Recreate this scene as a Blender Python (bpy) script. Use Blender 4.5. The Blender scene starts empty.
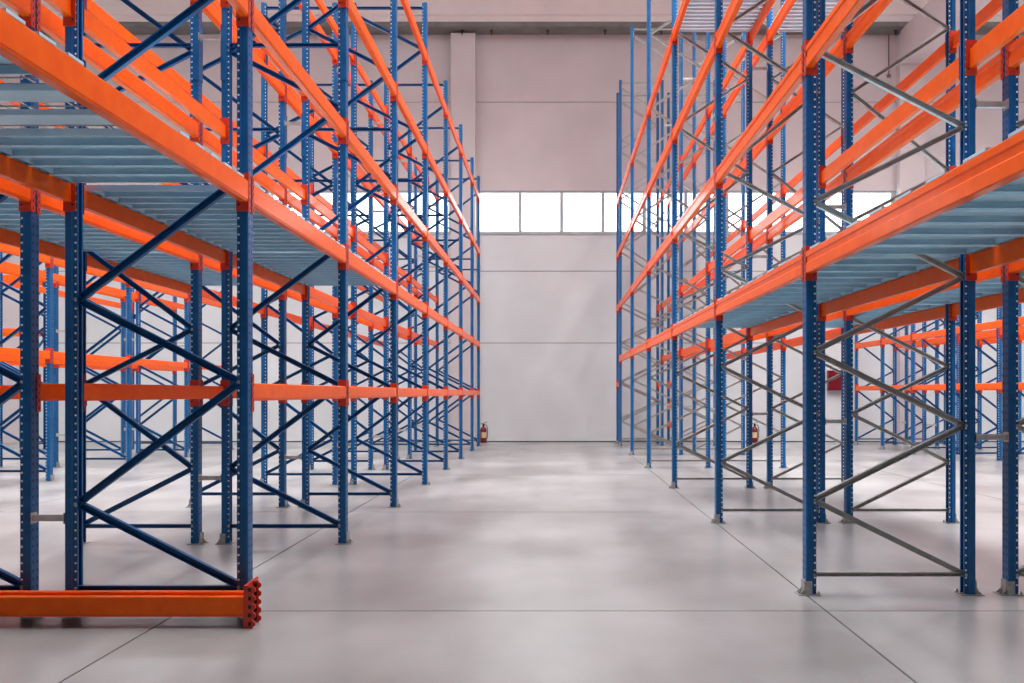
import bpy, math, random
from mathutils import Vector, Matrix
random.seed(7)
SC = bpy.context.scene
COL = SC.collection

# ------------------------------------------------------------------ camera
cam_d = bpy.data.cameras.new('camera')
cam = bpy.data.objects.new('camera', cam_d)
COL.objects.link(cam)
cam.location = (0, 0, 1.42)
cam.rotation_euler = (math.pi / 2, 0, 0)
cam_d.sensor_width = 36.0
cam_d.lens = 930.0 / 1024.0 * 36.0
cam_d.shift_x = -(553 - 512) / 1024.0
cam_d.shift_y = (393 - 341.5) / 1024.0
cam_d.clip_end = 200
SC.camera = cam

# ------------------------------------------------------------------ world, light, exposure
w = bpy.data.worlds.new('sky')
SC.world = w
w.use_nodes = True
bg = w.node_tree.nodes['Background']
bg.inputs[0].default_value = (0.85, 0.92, 1.0, 1)
bg.inputs[1].default_value = 1.0
SC.view_settings.view_transform = 'Standard'
SC.view_settings.look = 'None'
SC.view_settings.gamma = 1.0
SC.view_settings.use_curve_mapping = False
SC.view_settings.exposure = 0.23
SC.cycles.caustics_reflective = False
SC.cycles.caustics_refractive = False
SC.cycles.sample_clamp_indirect = 4.0
SC.cycles.blur_glossy = 1.0
SC.cycles.use_adaptive_sampling = False

CEIL = 13.4
SKYLIGHTS = [(-13.5, 12.6, 1300), (-6.3, 12.6, 1300), (-0.1, 12.6, 800), (6.3, 12.6, 1650), (13.0, 12.6, 1300)]
for (sx, sy, pw) in SKYLIGHTS:                       # daylight through the roof-light strips
    ld = bpy.data.lights.new('roof_daylight', 'AREA')
    ld.shape = 'RECTANGLE'
    ld.size = 1.8
    ld.size_y = 18.5
    ld.energy = pw
    ld.color = (1.0, 0.992, 0.985)
    ld.spread = math.radians(120)                    # spread narrowed to keep light off the upper walls; no wells modelled
    lo = bpy.data.objects.new('roof_daylight', ld)
    lo.location = (sx, sy, CEIL - 0.12)
    COL.objects.link(lo)

# ------------------------------------------------------------------ materials
def new_mat(name):
    m = bpy.data.materials.new(name)
    m.use_nodes = True
    nt = m.node_tree
    b = nt.nodes['Principled BSDF']
    return m, nt, b

def mottled(name, c1, c2, scale=6.0, rough=0.4, rough2=None, metallic=0.0, bump=0.0, detail=4.0, stretch=None, lo=0.35, hi=0.65, spec=0.5, world=False, coat=0.0):
    m, nt, b = new_mat(name)
    if world:
        src = nt.nodes.new('ShaderNodeNewGeometry').outputs['Position']
    else:
        src = nt.nodes.new('ShaderNodeTexCoord').outputs['Object']
    if stretch:
        mp = nt.nodes.new('ShaderNodeMapping')
        mp.inputs['Scale'].default_value = stretch
        nt.links.new(src, mp.inputs['Vector'])
        src = mp.outputs['Vector']
    n = nt.nodes.new('ShaderNodeTexNoise')
    n.inputs['Scale'].default_value = scale
    n.inputs['Detail'].default_value = detail
    nt.links.new(src, n.inputs['Vector'])
    r = nt.nodes.new('ShaderNodeValToRGB')
    r.color_ramp.elements[0].position = lo
    r.color_ramp.elements[1].position = hi
    r.color_ramp.elements[0].color = (*c1, 1)
    r.color_ramp.elements[1].color = (*c2, 1)
    nt.links.new(n.outputs['Fac'], r.inputs['Fac'])
    nt.links.new(r.outputs['Color'], b.inputs['Base Color'])
    b.inputs['Metallic'].default_value = metallic
    b.inputs['Specular IOR Level'].default_value = spec
    b.inputs['Coat Weight'].default_value = coat
    b.inputs['Coat Roughness'].default_value = 0.13
    if rough2 is None:
        b.inputs['Roughness'].default_value = rough
    else:
        mr = nt.nodes.new('ShaderNodeMapRange')
        mr.inputs['To Min'].default_value = rough
        mr.inputs['To Max'].default_value = rough2
        nt.links.new(n.outputs['Fac'], mr.inputs['Value'])
        nt.links.new(mr.outputs['Result'], b.inputs['Roughness'])
    if bump:
        bp = nt.nodes.new('ShaderNodeBump')
        bp.inputs['Strength'].default_value = bump
        bp.inputs['Distance'].default_value = 0.01
        nt.links.new(n.outputs['Fac'], bp.inputs['Height'])
        nt.links.new(bp.outputs['Normal'], b.inputs['Normal'])
    return m

M = {}
M['orange'] = mottled('orange_paint', (0.89, 0.108, 0.0003), (0.96, 0.132, 0.0005), 9, 0.40, 0.50, spec=0.08, coat=0.33)
M['connector'] = mottled('red_orange_paint', (0.52, 0.032, 0.010), (0.60, 0.042, 0.012), 20, 0.35, 0.5)
M['blue'] = mottled('blue_paint', (0.0005, 0.082, 0.240), (0.001, 0.108, 0.310), 8, 0.30, 0.45, spec=0.4)
M['zinc'] = mottled('galvanised_steel', (0.36, 0.37, 0.36), (0.50, 0.51, 0.50), 30, 0.38, 0.55, 0.75)
M['brace_zinc'] = mottled('galvanised_brace_steel', (0.44, 0.44, 0.415), (0.56, 0.56, 0.53), 14, 0.36, 0.48, 0.6)
M['deck_zinc'] = mottled('galvanised_deck_steel', (0.42, 0.68, 0.84), (0.52, 0.80, 0.95), 5, 0.30, 0.42, 0.1)
M['deck_light'] = mottled('pale_galvanised_deck_steel', (0.74, 0.84, 0.92), (0.82, 0.91, 0.97), 8, 0.4, 0.5, 0.1)
M['hole_pale'] = mottled('pale_hole_disc', (0.9, 0.92, 0.94), (0.96, 0.96, 0.97), 40, 0.5)
M['hole_dark'] = mottled('punched_slot', (0.003, 0.008, 0.02), (0.006, 0.014, 0.03), 40, 0.7)
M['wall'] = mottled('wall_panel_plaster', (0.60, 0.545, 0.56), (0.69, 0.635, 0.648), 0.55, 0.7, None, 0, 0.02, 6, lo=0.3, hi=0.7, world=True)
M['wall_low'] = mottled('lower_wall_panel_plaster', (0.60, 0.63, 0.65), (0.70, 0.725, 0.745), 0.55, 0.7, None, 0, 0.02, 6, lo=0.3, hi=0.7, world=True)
M['white'] = mottled('white_concrete', (0.82, 0.755, 0.745), (0.87, 0.81, 0.80), 1.2, 0.7, world=True)
M['ceiling'] = mottled('ceiling_sheet', (0.66, 0.65, 0.64), (0.72, 0.71, 0.70), 1.2, 0.7, world=True)
M['soffit'] = mottled('dark_grey_soffit', (0.16, 0.17, 0.16), (0.22, 0.23, 0.22), 3, 0.5, world=True)
M['joint'] = mottled('joint_filler', (0.10, 0.09, 0.085), (0.15, 0.14, 0.13), 8, 0.8, world=True)
M['frame_grey'] = mottled('window_frame_grey', (0.42, 0.46, 0.48), (0.5, 0.53, 0.55), 5, 0.4, world=True)
M['red'] = mottled('dark_red_enamel', (0.13, 0.008, 0.012), (0.17, 0.010, 0.015), 12, 0.35)
M['cabinet_red'] = mottled('cabinet_red_enamel', (0.15, 0.003, 0.014), (0.19, 0.005, 0.018), 12, 0.3)
M['black'] = mottled('black_rubber', (0.012, 0.012, 0.012), (0.025, 0.025, 0.025), 20, 0.55)
M['paper'] = mottled('printed_yellow_label', (0.62, 0.44, 0.24), (0.74, 0.56, 0.34), 22, 0.6)
M['brown'] = mottled('brown_conduit', (0.16, 0.12, 0.11), (0.22, 0.17, 0.16), 6, 0.6)

def floor_mat():
    m, nt, b = new_mat('polished_concrete')
    L = nt.links.new
    pos = nt.nodes.new('ShaderNodeNewGeometry').outputs['Position']
    def noise(scale, detail, stretch=(1, 1, 1)):
        mp = nt.nodes.new('ShaderNodeMapping')
        mp.inputs['Scale'].default_value = stretch
        L(pos, mp.inputs['Vector'])
        n = nt.nodes.new('ShaderNodeTexNoise')
        n.inputs['Scale'].default_value = scale
        n.inputs['Detail'].default_value = detail
        L(mp.outputs['Vector'], n.inputs['Vector'])
        return n.outputs['Fac']
    n1 = noise(0.5, 3)
    n2 = noise(1.5, 4, (1.0, 0.45, 1))
    n3 = noise(26, 3)
    mix = nt.nodes.new('ShaderNodeMath'); mix.operation = 'MULTIPLY_ADD'
    L(n2, mix.inputs[0]); mix.inputs[1].default_value = 0.55
    L(n1, mix.inputs[2])
    mix2 = nt.nodes.new('ShaderNodeMath'); mix2.operation = 'MULTIPLY_ADD'
    L(n3, mix2.inputs[0]); mix2.inputs[1].default_value = 0.03
    L(mix.outputs[0], mix2.inputs[2])
    r = nt.nodes.new('ShaderNodeValToRGB')
    r.color_ramp.elements[0].position = 0.62
    r.color_ramp.elements[1].position = 1.02
    r.color_ramp.elements[0].color = (0.205, 0.202, 0.202, 1)
    r.color_ramp.elements[1].color = (0.355, 0.36, 0.366, 1)
    L(mix2.outputs[0], r.inputs['Fac'])
    L(r.outputs['Color'], b.inputs['Base Color'])
    mr = nt.nodes.new('ShaderNodeMapRange')
    mr.inputs['From Min'].default_value = 0.3
    mr.inputs['From Max'].default_value = 0.7
    mr.inputs['To Min'].default_value = 0.280
    mr.inputs['To Max'].default_value = 0.295
    L(n2, mr.inputs['Value'])
    L(mr.outputs['Result'], b.inputs['Roughness'])
    b.inputs['Specular IOR Level'].default_value = 0.5
    return m
M['floor'] = floor_mat()

def glow(name, col, s):
    m, nt, b = new_mat(name)
    b.inputs['Base Color'].default_value = (0.8, 0.85, 0.88, 1)
    b.inputs['Roughness'].default_value = 0.2
    b.inputs['Emission Color'].default_value = (*col, 1)
    b.inputs['Emission Strength'].default_value = s
    return m
M['pane'] = glow('daylit_window_pane', (0.90, 0.975, 1.0), 3.2)
M['skylight'] = glow('daylit_roof_sheet', (1.0, 0.98, 0.96), 3.0)
M['skylight'].cycles.emission_sampling = 'NONE'

# ------------------------------------------------------------------ mesh helpers
class MB:
    def __init__(self):
        self.v = []; self.f = []; self.mi = []
    def face(self, pts, mi=0):
        i = len(self.v)
        self.v += [tuple(p) for p in pts]
        self.f.append(tuple(range(i, i + len(pts)))); self.mi.append(mi)
    def box(self, x0, x1, y0, y1, z0, z1, mi=0):
        i = len(self.v)
        self.v += [(x0, y0, z0), (x1, y0, z0), (x1, y1, z0), (x0, y1, z0), (x0, y0, z1), (x1, y0, z1), (x1, y1, z1), (x0, y1, z1)]
        for q in ((0, 3, 2, 1), (4, 5, 6, 7), (0, 1, 5, 4), (1, 2, 6, 5), (2, 3, 7, 6), (3, 0, 4, 7)):
            self.f.append(tuple(i + k for k in q)); self.mi.append(mi)
        return self
    def prism(self, poly, axis, a0, a1, mi=0):
        # poly: 2D outline; extruded along axis ('x': poly=(y,z), 'y': poly=(x,z), 'z': poly=(x,y))
        def p3(p, a):
            return {'x': (a, p[0], p[1]), 'y': (p[0], a, p[1]), 'z': (p[0], p[1], a)}[axis]
        n = len(poly); i = len(self.v)
        self.v += [p3(p, a0) for p in poly] + [p3(p, a1) for p in poly]
        for k in range(n):
            self.f.append((i + k, i + (k + 1) % n, i + n + (k + 1) % n, i + n + k)); self.mi.append(mi)
        self.f.append(tuple(i + k for k in reversed(range(n)))); self.mi.append(mi)
        self.f.append(tuple(i + n + k for k in range(n))); self.mi.append(mi)
        return self
    def lathe(self, prof, cx=0, cy=0, n=16, mi=0):
        i = len(self.v)
        for (r, z) in prof:
            for k in range(n):
                a = 2 * math.pi * k / n
                self.v.append((cx + r * math.cos(a), cy + r * math.sin(a), z))
        for j in range(len(prof) - 1):
            for k in range(n):
                self.f.append((i + j * n + k, i + j * n + (k + 1) % n, i + (j + 1) * n + (k + 1) % n, i + (j + 1) * n + k)); self.mi.append(mi)
        self.f.append(tuple(i + k for k in reversed(range(n)))); self.mi.append(mi)
        t = i + (len(prof) - 1) * n
        self.f.append(tuple(t + k for k in range(n))); self.mi.append(mi)
        return self
    def tube(self, pts, r, n=8, mi=0):
        i = len(self.v); P = [Vector(p) for p in pts]
        for j, p in enumerate(P):
            d = (P[min(j + 1, len(P) - 1)] - P[max(j - 1, 0)]).normalized()
            u = d.orthogonal().normalized(); u = Vector((0, 0, 1)).cross(d) if abs(d.z) < 0.9 else Vector((1, 0, 0)).cross(d)
            u.normalize(); v = d.cross(u)
            for k in range(n):
                a = 2 * math.pi * k / n
                self.v.append(tuple(p + r * (math.cos(a) * u + math.sin(a) * v)))
        for j in range(len(P) - 1):
            for k in range(n):
                self.f.append((i + j * n + k, i + j * n + (k + 1) % n, i + (j + 1) * n + (k + 1) % n, i + (j + 1) * n + k)); self.mi.append(mi)
        self.f.append(tuple(i + k for k in reversed(range(n)))); self.mi.append(mi)
        t = i + (len(P) - 1) * n
        self.f.append(tuple(t + k for k in range(n))); self.mi.append(mi)
        return self
    def mesh(self, name, mats, smooth=False):
        me = bpy.data.meshes.new(name)
        me.from_pydata(self.v, [], self.f)
        for m in mats:
            me.materials.append(M[m])
        me.polygons.foreach_set('material_index', self.mi)
        if smooth:
            me.polygons.foreach_set('use_smooth', [True] * len(self.f))
        me.update()
        import bmesh
        bm = bmesh.new(); bm.from_mesh(me)
        bmesh.ops.recalc_face_normals(bm, faces=bm.faces)
        bm.to_mesh(me); bm.free()
        return me

def obj(name, me, parent=None, loc=(0, 0, 0), rot=(0, 0, 0)):
    o = bpy.data.objects.new(name, me)
    COL.objects.link(o)
    o.location = loc; o.rotation_euler = rot
    if parent is not None:
        o.parent = parent
    return o

def tag(o, label, cat, group=None):
    o['label'] = label; o['category'] = cat
    if group: o['group'] = group
    return o

def struct(o):
    o['kind'] = 'structure'
    return o

CACHE = {}
def cached(key, fn):
    if key not in CACHE:
        CACHE[key] = fn()
    return CACHE[key]

# ------------------------------------------------------------------ the building
XL, XR, YF, YB = -21.0, 18.0, -30.0, 26.95
# floor: recessed joint bed and separate slabs
floor = struct(obj('floor', MB().box(XL - .3, XR + .3, YF - .3, YB + .5, -0.30, -0.012).mesh('floor_bed', ['joint'])))
JX = [-19.22 + 4.2 * k for k in range(9)]
JY = [-29.22 + 5.04 * k for k in range(12)]
xs = [XL - .3] + JX + [XR + .3]
ys = [YF - .3] + JY + [YB + .5]
g = 0.0065
for i in range(len(xs) - 1):
    for j in range(len(ys) - 1):
        w_, d_ = xs[i + 1] - xs[i], ys[j + 1] - ys[j]
        me = cached(('slab', round(w_, 3), round(d_, 3)), lambda: MB().box(-w_ / 2 + g, w_ / 2 - g, -d_ / 2 + g, d_ / 2 - g, -0.011, 0).mesh('slab', ['floor']))
        obj('slab', me, floor, ((xs[i] + xs[i + 1]) / 2, (ys[j] + ys[j + 1]) / 2, 0))

# back wall: recessed backing, panel pieces proud of it
WT = 14.0
WZ0, WZ1 = 6.06, 7.27
b = MB()
b.box(XL, XR, YB + 0.03, YB + 0.30, 0, WZ0)
b.box(XL, XR, YB + 0.03, YB + 0.30, WZ1, WT)
wall_back = struct(obj('wall_back', b.mesh('wall_back', ['joint'])))
bayx = [XL, -15.6, -2.58, 10.43, XR]
bands = [(0.02, 2.87), (2.87, 4.95), (4.95, WZ0), (WZ1, 9.85), (9.85, WT)]
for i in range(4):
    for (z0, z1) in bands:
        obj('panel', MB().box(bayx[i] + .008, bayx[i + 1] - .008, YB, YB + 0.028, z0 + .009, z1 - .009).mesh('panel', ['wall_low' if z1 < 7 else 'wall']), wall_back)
for nm, (a0, a1, c0, c1) in {'wall_left': (XL - .3, XL, YF, YB), 'wall_right': (XR, XR + .3, YF, YB), 'wall_front': (XL, XR, YF - .3, YF)}.items():
    struct(obj(nm, MB().box(a0, a1, c0, c1, 0, WT).mesh(nm, ['wall'])))
struct(obj('ceiling', MB().box(XL, XR, YF, YB, CEIL, CEIL + .25).mesh('ceiling', ['ceiling'])))
for k, (sx, sy, pw) in enumerate(SKYLIGHTS):
    struct(obj('window_%d' % (k + 4), MB().box(sx - .95, sx + .95, sy - 9.35, sy + 9.35, CEIL - .08, CEIL - .02).mesh('skylight', ['skylight'])))
# ribbon windows in the back wall
def ribbon(n, x0, x1, start):
    fr = MB()
    fr.box(x0, x1, YB + .02, YB + .10, WZ0, WZ0 + .05)
    fr.box(x0, x1, YB + .02, YB + .10, WZ1 - .05, WZ1)
    mull = []
    x = start
    while x > x0: x -= 1.2
    while x < x1:
        if x > x0 + .1: mull.append(x)
        x += 1.2
    win = struct(obj('window_%d' % n, fr.mesh('window_rails', ['frame_grey'])))
    edges = [x0] + mull + [x1]
    for x in edges:
        obj('mullion', cached('mull', lambda: MB().box(-.05, .05, -.02, .08, .05, WZ1 - WZ0 - .05).mesh('mullion', ['frame_grey'])), win, (min(max(x, x0 + .05), x1 - .05), YB + .03, WZ0))
    for a, c in zip(edges[:-1], edges[1:]):
        obj('pane', MB().box(a + .05, c - .05, YB + .06, YB + .075, WZ0 + .05, WZ1 - .05).mesh('pane', ['pane']), win)
    obj('sill', MB().box(x0, x1, YB - .03, YB + .03, WZ0 - .04, WZ0).mesh('sill', ['frame_grey']), win)
ribbon(1, -2.25, 9.95, 0.249)
ribbon(2, -15.3, -2.92, 0.249)
ribbon(3, 10.66, XR - .1, 0.249)
# pilasters on the back wall
for n, px in enumerate((-15.6, -2.58, 10.30)):
    top = 11.74
    p = MB().box(-.35, .35, YB - .30, YB - 0.002, 0, top)
    struct(obj('column', p.mesh('column', ['wall']), None, (px, 0, 0)))
# girder across the top of the back wall with grey soffit and small hangers
gd = MB()
gd.prism([(26.30, 11.93), (26.30, 12.02), (26.36, 12.04), (26.36, 12.10), (26.30, 12.14), (26.30, 13.35), (26.90, 13.35), (26.90, 11.93)], 'x', XL, XR)
girder = struct(obj('trim_1', gd.mesh('girder', ['white'])))
obj('soffit', MB().box(XL, XR, 26.33, YB - .01, 11.80, 11.928).mesh('soffit', ['soffit']), girder)  # girder underside, coloured darker than the girder itself
for hx in (-2.6, -1.76, -0.15, 1.49, 3.1, 4.7, 6.3, 9.8):
    obj('hanger_clip', cached('clip', lambda: MB().box(-.018, .018, -.02, .02, -.13, 0).box(-.045, .045, -.03, .03, -.02, .0).mesh('hanger_clip', ['black'])), girder, (hx, 26.6, 11.798))
# lengthwise girder carried by the right-hand column
lg = MB().prism([(9.95, 10.85), (10.60, 10.85), (10.60, 11.79), (9.95, 11.79)], 'y', YF, 26.64)
struct(obj('trim_2', lg.mesh('lengthwise_girder', ['wall'])))
# thin conduit at the top right of the back wall
cd = MB().tube([(0, 0, 0), (0, 0, 1.22)], 0.018, 8)
cd.box(-.05, .05, -.03, .02, -.06, 0.02)
tag(obj('conduit', cd.mesh('conduit', ['brown']), None, (9.72, YB - .03, 10.62)), 'thin brown conduit drop near the top of the back wall by the right column', 'conduit')

# ------------------------------------------------------------------ pallet racking
PW = 0.10          # upright width along the run
PD = 0.075         # upright depth
HP = 0.0525        # hole pitch

def post_mesh(h):
    def mk():
        b = MB()
        prof = [(0, -.044), (.006, -.05), (.044, -.05), (.052, -.037), (PD, -.037), (PD, -.020), (.03, -.020),
                (.03, .020), (PD, .020), (PD, .037), (.052, .037), (.044, .05), (.006, .05), (0, .044)]
        b.prism(prof, 'z', 0.008, h, 0)
        n = int((h - .1) / HP)
        for k in range(n):
            z = 0.07 + k * HP
            for s in (-1, 1):                                     # round flange holes drawn as near-white discs
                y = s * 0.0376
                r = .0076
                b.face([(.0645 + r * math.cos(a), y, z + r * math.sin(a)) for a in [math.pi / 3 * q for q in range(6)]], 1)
            for yy in (-.024, .024):                              # slots in the face
                x = -0.0006
                b.face([(x, yy - .006, z + .010), (x, yy + .006, z + .010), (x, yy + .0075, z), (x, yy, z - .013), (x, yy - .0075, z)], 2)
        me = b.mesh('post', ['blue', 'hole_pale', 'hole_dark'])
        return me
    return cached(('post', round(h, 2)), mk)

def foot_mesh(kind):
    def mk():
        b = MB()
        b.box(-.055, .100, -.065, .065, 0, .007)                  # base plate
        b.box(-.012, -.002, -.040, .040, .007, .105)              # upstand against the face
        b.prism([(-.050, .007), (-.012, .007), (-.012, .040)], 'y', -.044, -.038)
        b.prism([(-.050, .007), (-.012, .007), (-.012, .040)], 'y', .038, .044)
        b.box(-.012, .040, -.058, -.051, .007, .100)              # side bracket
        b.lathe([(.013, .007), (.013, .020), (.007, .020), (.007, .040)], -.034, -.005, 8)
        b.lathe([(.011, .007), (.011, .018), (.006, .018), (.006, .03)], .088, -.050, 8)
        return b.mesh('base_plate', ['zinc'])
    return cached(('foot', kind), mk)

def brace_mesh(dx, dz, th, mat):
    # channel bar from (0,0,0) to (dx,0,dz) in the frame plane
    def mk():
        b = MB()
        L = math.hypot(dx, dz); a = math.atan2(dz, dx)
        t = th / 2; wy = 0.018
        prof = [(-wy, -t), (wy, -t), (wy, t), (-wy, t), (-wy, t * .72), (wy * .55, t * .72), (wy * .55, -t * .72), (-wy, -t * .72)]
        b.prism(prof, 'x', 0, L, 0)
        for xx in (0.0, L):
            b.prism([(xx + .011 * math.cos(q * math.pi / 3), .011 * math.sin(q * math.pi / 3)) for q in range(6)], 'y', -.043, -.017, 1)
        R = Matrix.Rotation(-a, 3, 'Y')
        b.v = [tuple(R @ Vector(p)) for p in b.v]
        return b.mesh('brace', [mat, 'zinc'])
    return cached(('brace', round(dx, 3), round(dz, 3), th, mat), mk)

def beam_mesh(L, hb, style, d=0.05):
    def mk():
        b = MB()
        h = hb / 2; r = .006
        if style == 'ridged':
            prof = [(0, -h + r), (r, -h), (d, -h), (d, h - .025), (.028, h - .025), (.028, h), (r, h), (0, h - r),
                    (0, h * .50), (.007, h * .40), (.007, -h * .02), (0, -h * .12)]
        else:
            prof = [(0, -h + .016), (.004, -h + .012), (.004, -h + .006), (.008, -h), (d, -h), (d, h - .025), (.028, h - .025), (.028, h), (r, h), (0, h - r)]
        b.prism(prof, 'y', -L / 2, L / 2, 0)
        return b.mesh('beam', ['orange'])
    return cached(('beam', round(L, 3), round(hb, 3), style, d), mk)

def connector_mesh():
    # L-shaped end plate; local: x 0 = upright face, +x inward, post lies towards +y from y=0
    def mk():
        b = MB()
        H = .122
        b.box(-.006, .074, -.007, -.001, -H, H, 0)                # leg the beam is welded to
        pts = []
        n = 5
        hz = 2 * H / n
        pts += [(-.001, -H), (.030, -H)]
        for k in range(n):
            z0 = -H + k * hz
            pts += [(.030, z0 + hz * .12), (.040, z0 + hz * .3), (.040, z0 + hz * .7), (.030, z0 + hz * .88)]
        pts += [(.030, H), (-.001, H)]
        b.prism(pts, 'x', -.0065, -.0015, 0)                      # toothed leg on the upright face
        for k in range(n):
            z = -H + (k + .5) * hz
            b.face([(-.0072, .012, z - .010), (-.0072, .024, z - .010), (-.0072, .024, z + .012), (-.0072, .012, z + .012)], 1)
        b.prism([(.056 + .008 * math.cos(q * math.pi / 3), -.080 + .008 * math.sin(q * math.pi / 3)) for q in range(6)], 'y', -.011, -.006, 1)
        return b.mesh('connector', ['connector', 'hole_dark'])
    return cached('connector', mk)

def sleeve_mesh():
    return cached('sleeve', lambda: MB().prism([(-.006, -.05), (0, -.056), (.05, -.056), (.05, -.0505), (-.0008, -.0505), (-.0008, .0505), (.05, .0505), (.05, .056), (0, .056), (-.006, .05)], 'z', 0, .52).mesh('splice_sleeve', ['blue']))

def spacer_mesh(L):
    return cached(('spacer', round(L, 3)), lambda: MB().box(0, L, -.018, .018, -.02, .02).box(-.004, 0.0, -.035, .035, -.035, .035).box(L, L + .004, -.035, .035, -.035, .035).mesh('row_spacer', ['brace_zinc']))

def zigzag(a_nodes, b_nodes, top):
    # alternate nodes, a on the front post, b on the back post, ascending
    seq = sorted([(z, 0) for z in a_nodes if z < top] + [(z, 1) for z in b_nodes if z < top])
    return seq

def build_rack(label, x0, x1, frames, heights, levels, braces, th, bmat, horiz, style, hb, sleeve=None, skip=None, extra=(), loc=(0, 0, 0), rot=0.0, spacers=None, flip=None):
    """A rack run along +Y. x0 / x1: outer faces of the two rows of uprights."""
    root = bpy.data.objects.new('pallet_rack', None)
    COL.objects.link(root)
    root.location = loc
    root.rotation_euler = (0, 0, rot)
    tag(root, label, 'pallet rack')
    s = 1 if x1 > x0 else -1
    lo, hi = min(x0, x1), max(x0, x1)
    depth = hi - lo
    for fi, (fy, h) in enumerate(zip(frames, heights)):
        for face, rz in ((lo, 0.0), (hi, math.pi)):
            p = obj('post', post_mesh(h), root, (face, fy, 0), (0, 0, rz))
            obj('base_plate', foot_mesh('a'), p)
            if sleeve:
                obj('splice_sleeve', sleeve_mesh(), p, (0, 0, sleeve))
        ia, ib = lo + PD - .012, hi - PD + .012
        fa, fb = (ia, ib) if s > 0 else (ib, ia)               # front node x, back node x
        if flip and flip(fi): fa, fb = fb, fa
        top = h - .08
        seq = zigzag(braces[0], braces[1], top)
        for (za, sa), (zb, sb) in zip(seq[:-1], seq[1:]):
            if sa == sb: continue
            xa, xb = (fa if sa == 0 else fb), (fa if sb == 0 else fb)
            if xa < xb:
                obj('brace', brace_mesh(xb - xa, zb - za, th, bmat), root, (xa, fy, za))
            else:
                obj('brace', brace_mesh(xa - xb, za - zb, th, bmat), root, (xb, fy, zb))
        for z in list(horiz) + [top + .01]:
            if z < h:
                obj('brace', brace_mesh(ib - ia, 0.0, th * .8, bmat), root, (ia, fy, z))
    cm = connector_mesh()
    def add_beam(face, sgn, ya, yb, z, hbm):
        L = yb - ya - PW - .014
        me = beam_mesh(L, hbm, style)
        yc = (ya + yb) / 2
        bo = obj('beam', me, root, (face - sgn * .004, yc, z + .006), (0, 0, 0 if sgn > 0 else math.pi))
        # connectors: local frame of beam: +x inward; ends at +-L/2; beam end +y meets post at +y
        obj('connector', cm, bo, (.004, L / 2 + .007, -.006))
        c = obj('connector', cached('connector_m', lambda: mirror_y(cm)), bo, (.004, -L / 2 - .007, -.006))
    for k, (ya, yb) in enumerate(zip(frames[:-1], frames[1:])):
        for li, (z, hbm) in enumerate(levels):
            if skip and skip(k, li): continue
            add_beam(lo, 1, ya, yb, z, hbm)
            add_beam(hi, -1, ya, yb, z, hbm)
    for (k, z, rows) in extra:
        for rr in rows:
            face, sgn = ((x0, s) if rr == 'front' else (x1, -s))
            add_beam(face, sgn, frames[k], frames[k + 1], z, .11)
    if spacers:
        xa, xb, zs = spacers
        for fy, h in zip(frames, heights):
            for z in zs:
                if z < h - .3:
                    obj('row_spacer', spacer_mesh(xb - xa - .012), root, (xa + .006, fy - .02, z))
    return root

def mirror_y(me):
    m2 = me.copy()
    for v in m2.vertices: v.co.y = -v.co.y
    m2.flip_normals()
    return m2

HB_L, HB_R = 0.138, 0.155
# left racks
LF = [3.18 + 2.8 * k for k in range(8)] + [24.73]
LH = [7.44 if y < 15 else 7.18 for y in LF]
LLEV = [(1.42, .116), (2.70, HB_L), (3.88, HB_L), (5.16, HB_L), (6.60, HB_L)]
LA = [0.18 + 1.31 * k for k in range(8)]
LB = [0.71 + 1.31 * k for k in range(8)]
build_rack('blue and orange pallet rack lining the left side of the central aisle', -1.945, -3.115, LF, LH, LLEV, (LA, LB), .046, 'blue', [.165, 4.70], 'plain', HB_L,
           skip=lambda k, li: k == 0 and li == 0, sleeve=4.36, spacers=(-3.33, -3.115, [.62, 4.77, 6.4]))
build_rack('blue and orange pallet rack standing back to back behind the left aisle rack', -3.33, -4.50, LF, LH, LLEV, (LA, LB), .046, 'blue', [.165, 4.70], 'plain', HB_L, sleeve=4.36, skip=lambda k, li: k == 0 and li == 0, flip=lambda k: k >= 2)
CF = [6.55 + 2.8 * k for k in range(7)]
CH = [4.6] * 7
CLEV = [(2.02, .13), (3.55, .13)]
build_rack('lower blue rack across the next aisle on the far left', -8.06, -9.20, CF, CH, CLEV, (LA, LB), .046, 'blue', [.165], 'plain', .13, spacers=(-9.46, -9.20, [.62, 2.6]))
build_rack('lower blue rack furthest left, back to back with the one across the next aisle', -9.46, -10.60, CF, CH, CLEV, (LA, LB), .046, 'blue', [.165], 'plain', .13)
build_rack('small blue rack standing along the back wall in the far left corner', 0, -1.10, [0, 2.8], [4.5, 4.5], [(2.9, .13), (4.18, .13)], (LA, LB), .046, 'blue', [.165], 'plain', .13,
           loc=(-12.75, 23.4, 0), rot=math.pi / 2)
# right racks
RF = [2.87, 6.57] + [10.17 + 3.7 * k for k in range(5)] + [26.02]
RH = [9.81] * 8
RLEV = [(2.33, HB_R), (3.77, HB_R), (5.24, HB_R), (6.72, HB_R)]
RO = [.142, 1.19, 2.24, 3.30, 4.70, 6.10, 7.50, 8.90]
RA_ = [.666, 1.71, 2.77, 3.85, 5.40, 6.80, 8.20, 9.60]
build_rack('tall blue and orange pallet rack lining the right side of the central aisle', 1.775, 2.965, RF, RH, RLEV, (RA_, RO), .038, 'brace_zinc', [.142], 'ridged', HB_R,
           skip=lambda k, li: k == 6 and li == 0, extra=[(6, 1.64, ('front', 'back'))], spacers=(2.965, 3.195, [1.11, 3.45, 6.25, 8.6]))
build_rack('tall blue and orange pallet rack back to back behind the right aisle rack', 3.195, 4.385, RF, RH, RLEV, (RO, RA_), .038, 'brace_zinc', [.142], 'ridged', HB_R,
           skip=lambda k, li: k == 6 and li == 0, extra=[(6, z, ('front',)) for z in (.53, 1.06, 1.64)])
DF = [8.35, 12.05, 15.75, 19.45, 21.4, 23.38, 25.4]
DH = [5.0] * 7
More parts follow.
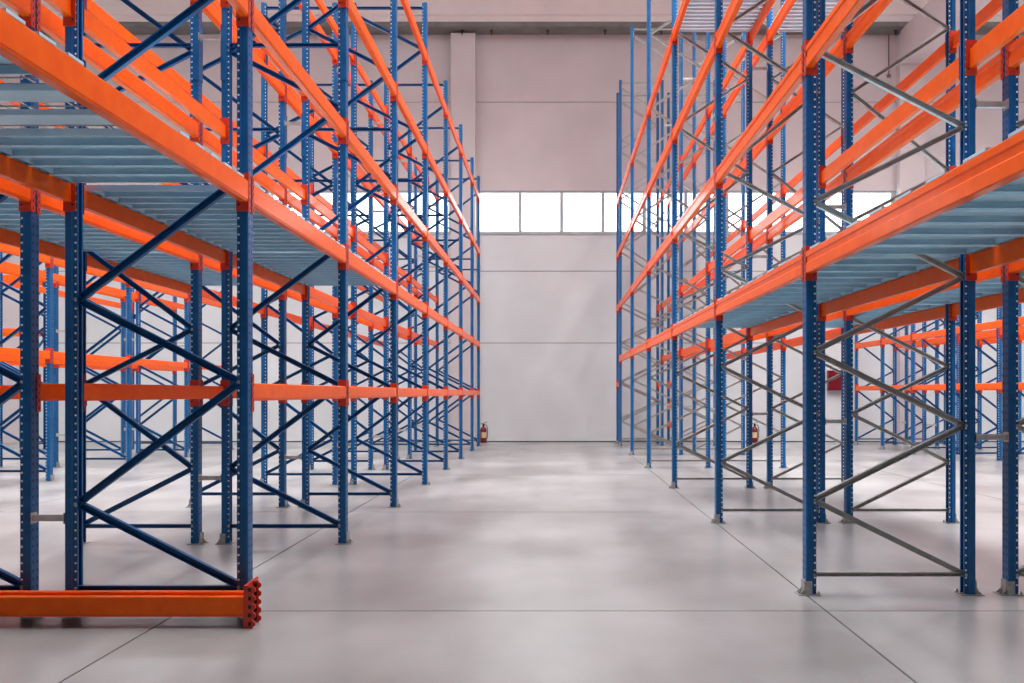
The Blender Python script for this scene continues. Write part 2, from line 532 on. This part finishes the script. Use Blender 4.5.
DLEV = [(1.54, .12), (2.69, .14), (3.95, .14)]
build_rack('lower blue rack with blue braces across the next aisle on the far right', 8.25, 9.37, DF, DH, DLEV, (LA, LB), .04, 'blue', [.165], 'plain', .13, spacers=(9.37, 9.62, [.62, 2.6]))
build_rack('lower blue rack furthest right, back to back with the one across the next aisle', 9.62, 10.76, DF, DH, DLEV, (LA, LB), .04, 'blue', [.165], 'plain', .13)

# ------------------------------------------------------------------ decks
def plank_mesh(L, wd, mat, ribs):
    # channel plank, length L along x, width wd along y, bottom at z=0
    def mk():
        b = MB()
        t = .003; d = .039
        h = wd / 2
        prof = [(-h, 0), (-h + .014, 0), (-h + .014, t), (-h + t, t), (-h + t, d - t)]
        if ribs:
            prof += [(-h * .16, d - t), (-h * .10, d * .45), (h * .10, d * .45), (h * .16, d - t)]
        prof += [(h - t, d - t), (h - t, t), (h - .014, t), (h - .014, 0), (h, 0), (h, d), (-h, d)]
        b.prism(prof, 'x', -L / 2, L / 2, 0)
        for e in (-1, 1):
            b.box(min(e * L / 2, e * (L / 2 - .004)), max(e * L / 2, e * (L / 2 - .004)), -h + .0005, h - .0005, .0005, d - .0005)
            b.box(min(e * (L / 2 - .05), e * (L / 2 - .054)), max(e * (L / 2 - .05), e * (L / 2 - .054)), -h + .0005, h - .0005, .0005, d - .0005)
        for e in (-1, 1):                                         # end tabs hooked over the beams
            b.box(min(e * L / 2, e * (L / 2 + .027)), max(e * L / 2, e * (L / 2 + .027)), -h * .62, h * .62, .0255, d - .0005)
        return b.mesh('plank', [mat])
    return cached(('plank', round(L, 3), round(wd, 4), mat, ribs), mk)

def deck(label, xa, xb, ys, z, wd, mat, ribs=False, bars=(), mesh_span=None):
    root = bpy.data.objects.new('shelf_deck', None)
    COL.objects.link(root)
    lo, hi = min(xa, xb), max(xa, xb)
    yall = list(ys) + list(bars)
    root.location = ((lo + hi) / 2, min(yall), z)
    tag(root, label, 'shelf deck')
    L = hi - lo - .052
    me = plank_mesh(L, wd, mat, ribs)
    for y in ys:
        obj('plank', me, root, (0, y - min(yall), 0))
    for y in bars:
        obj('support_bar', cached(('bar', round(L, 3)), lambda: MB().box(-L / 2, L / 2, -.08, .08, 0, .028).mesh('support_bar', ['deck_zinc'])), root, (0, y - min(yall), 0))
    if mesh_span:
        b = MB()
        y0, y1 = mesh_span
        r = .0028
        y = y0
        while y <= y1:
            b.box(-L / 2, L / 2, y - r, y + r, .030, .030 + 2 * r); y += .08
        x = -L / 2 + .03
        while x <= L / 2:
            b.box(x - r, x + r, y0, y1, .0365, .0365 + 2 * r); x += .11
        b.v = [(p[0], p[1] - min(yall), p[2]) for p in b.v]
        obj('wire_mesh', b.mesh('wire_mesh', ['zinc']), root)
    return root

def yrow(a, c, n):
    st = (c - a) / n
    return [a + st * (k + .5) for k in range(n)]
zl = 2.70 + .006 + HB_L / 2 - .0247
zr = 2.33 + .006 + HB_R / 2 - .0247
where = ['bay nearest the camera', 'second bay from the camera', 'third bay from the camera']
for (xa, xb, nm) in ((-1.945, -3.115, 'left aisle rack'), (-3.33, -4.50, 'rack behind the left aisle rack')):
    near = yrow(3.26, 3.90, 3) + yrow(4.80, 5.90, 5)
    if nm.startswith('rack'):
        near = near[:-1]
    deck('galvanised plank and mesh deck on ' + nm + ', ' + where[0], xa, xb, near, zl, .196, 'deck_zinc', bars=[4.17, 4.53], mesh_span=(3.86, 4.84))
    for k in (1, 2):
        deck('galvanised plank deck on ' + nm + ', ' + where[k], xa, xb, yrow(LF[k] + .06 + (.08 if k == 1 else 0), LF[k + 1] - .04, 13), zl, .196, 'deck_zinc')
for (xa, xb, nm) in ((1.775, 2.965, 'right aisle rack'), (3.195, 4.385, 'rack behind the right aisle rack')):
    for k in (0, 1, 2):
        n = 9
        ys_ = yrow(RF[k] + .05, RF[k + 1] - .05, n)
        if k == 0:
            ys_ = [y + (0.0) for y in ys_]
        deck('lower galvanised plank deck on ' + nm + ', ' + where[k], xa, xb, ys_, zr, .34 if k == 0 else .392, 'deck_zinc')
    for k in (1, 2):
        deck('high pale slatted deck on ' + nm + ', ' + where[k], xa, xb, yrow(RF[k] + .06, RF[k + 1] - .06, 28), 6.72 + .006 + HB_R / 2 - .0247, .112, 'deck_light')

# ------------------------------------------------------------------ loose beams on the floor
def loose_beam(y, label, xe, dz):
    L = 2.66
    root = bpy.data.objects.new('loose_beam', None)
    COL.objects.link(root)
    tag(root, label, 'rack beam', 'loose beams on the floor')
    root.location = (xe - L / 2 - .04, y, 0)
    # lies with its outer face towards the camera: beam local y -> world x, local x(outer) -> facing -Y
    h = .129
    rot = (0, 0, math.pi / 2)
    me = beam_mesh(L, .125, 'plain', .135)
    bo = obj('bar', me, root, (0, 0, h + .001 + dz), (0, 0, -math.pi / 2))
    bo.rotation_euler = (0, 0, math.pi / 2)
    bo.scale = (1, 1, 1)
    c1 = obj('connector', connector_mesh(), bo, (.004, L / 2 + .007, 0)); c1.scale = (1.8, 1.5, 1.05)
    c2 = obj('connector', cached('connector_m', lambda: mirror_y(connector_mesh())), bo, (.004, -L / 2 - .007, 0)); c2.scale = (1.8, 1.5, 1.05)
    return root
loose_beam(5.61, 'orange beam lying on the floor at left, the one nearer the camera', -1.822, 0)
loose_beam(5.755, 'orange beam lying on the floor at left, the one nearer the rack', -1.832, 0)

# ------------------------------------------------------------------ fire extinguishers, hose cabinet
def extinguisher(loc, rz, label):
    root = bpy.data.objects.new('fire_extinguisher', None)
    COL.objects.link(root)
    root.location = loc; root.rotation_euler = (0, 0, rz)
    tag(root, label, 'fire extinguisher', 'fire extinguishers by the back wall')
    r = .095
    prof = [(r * .96, 0), (r, .012), (r, .36), (r * .92, .40), (r * .7, .43), (r * .38, .45), (.03, .46), (.03, .48)]
    obj('cylinder', MB().lathe(prof, 0, 0, 20).mesh('cylinder', ['red'], True), root)
    b = MB()
    n = 7; i0 = len(b.v)
    for k in range(n - 1):
        a0 = -math.pi / 2 - .8 + 1.6 * k / (n - 1); a1 = -math.pi / 2 - .8 + 1.6 * (k + 1) / (n - 1)
        q = r + .0015
        b.face([(q * math.cos(a0), q * math.sin(a0), .14), (q * math.cos(a1), q * math.sin(a1), .14), (q * math.cos(a1), q * math.sin(a1), .30), (q * math.cos(a0), q * math.sin(a0), .30)])
    obj('label_sheet', b.mesh('label_sheet', ['paper']), root)
    obj('foot_ring', MB().lathe([(r * 1.02, 0), (r * 1.02, .03), (r * .99, .03)], 0, 0, 20).mesh('foot_ring', ['black']), root)
    obj('valve', MB().lathe([(.025, .48), (.03, .49), (.03, .53), (.015, .545)], 0, 0, 12).box(-.012, .012, -.05, 0, .50, .52).mesh('valve', ['black']), root)
    obj('handle', MB().box(-.10, .02, -.012, .012, .535, .548).prism([(-.02, .548), (.0, .548), (.11, .585), (.10, .598)], 'y', -.012, .012).mesh('handle', ['black']), root)
    hose = [(.02, -.02, .51), (.08, -.03, .50), (.115, -.02, .42), (.118, -.01, .30), (.112, 0, .18), (.110, 0, .12)]
    obj('hose', MB().tube(hose, .011, 8).mesh('hose', ['black'], True), root)
    return root
extinguisher((-1.99, 26.62, 0), .3, 'dark red fire extinguisher on the floor where the left racks meet the back wall')
extinguisher((5.77, 26.62, 0), -.2, 'dark red fire extinguisher on the floor seen between the right rack posts')

cab = bpy.data.objects.new('hose_cabinet', None)
COL.objects.link(cab)
cab.location = (8.16, YB, 1.50)
tag(cab, 'dark red cabinet mounted on the back wall behind the right racks', 'cabinet')
obj('body', MB().box(-.23, .23, -.16, -.001, 0, .57).mesh('body', ['cabinet_red']), cab)
dr = obj('door', MB().box(-.22, .22, -.175, -.161, .01, .56).mesh('door', ['cabinet_red']), cab)
obj('handle', MB().box(.15, .18, -.192, -.176, .25, .33).mesh('handle', ['black']), dr)
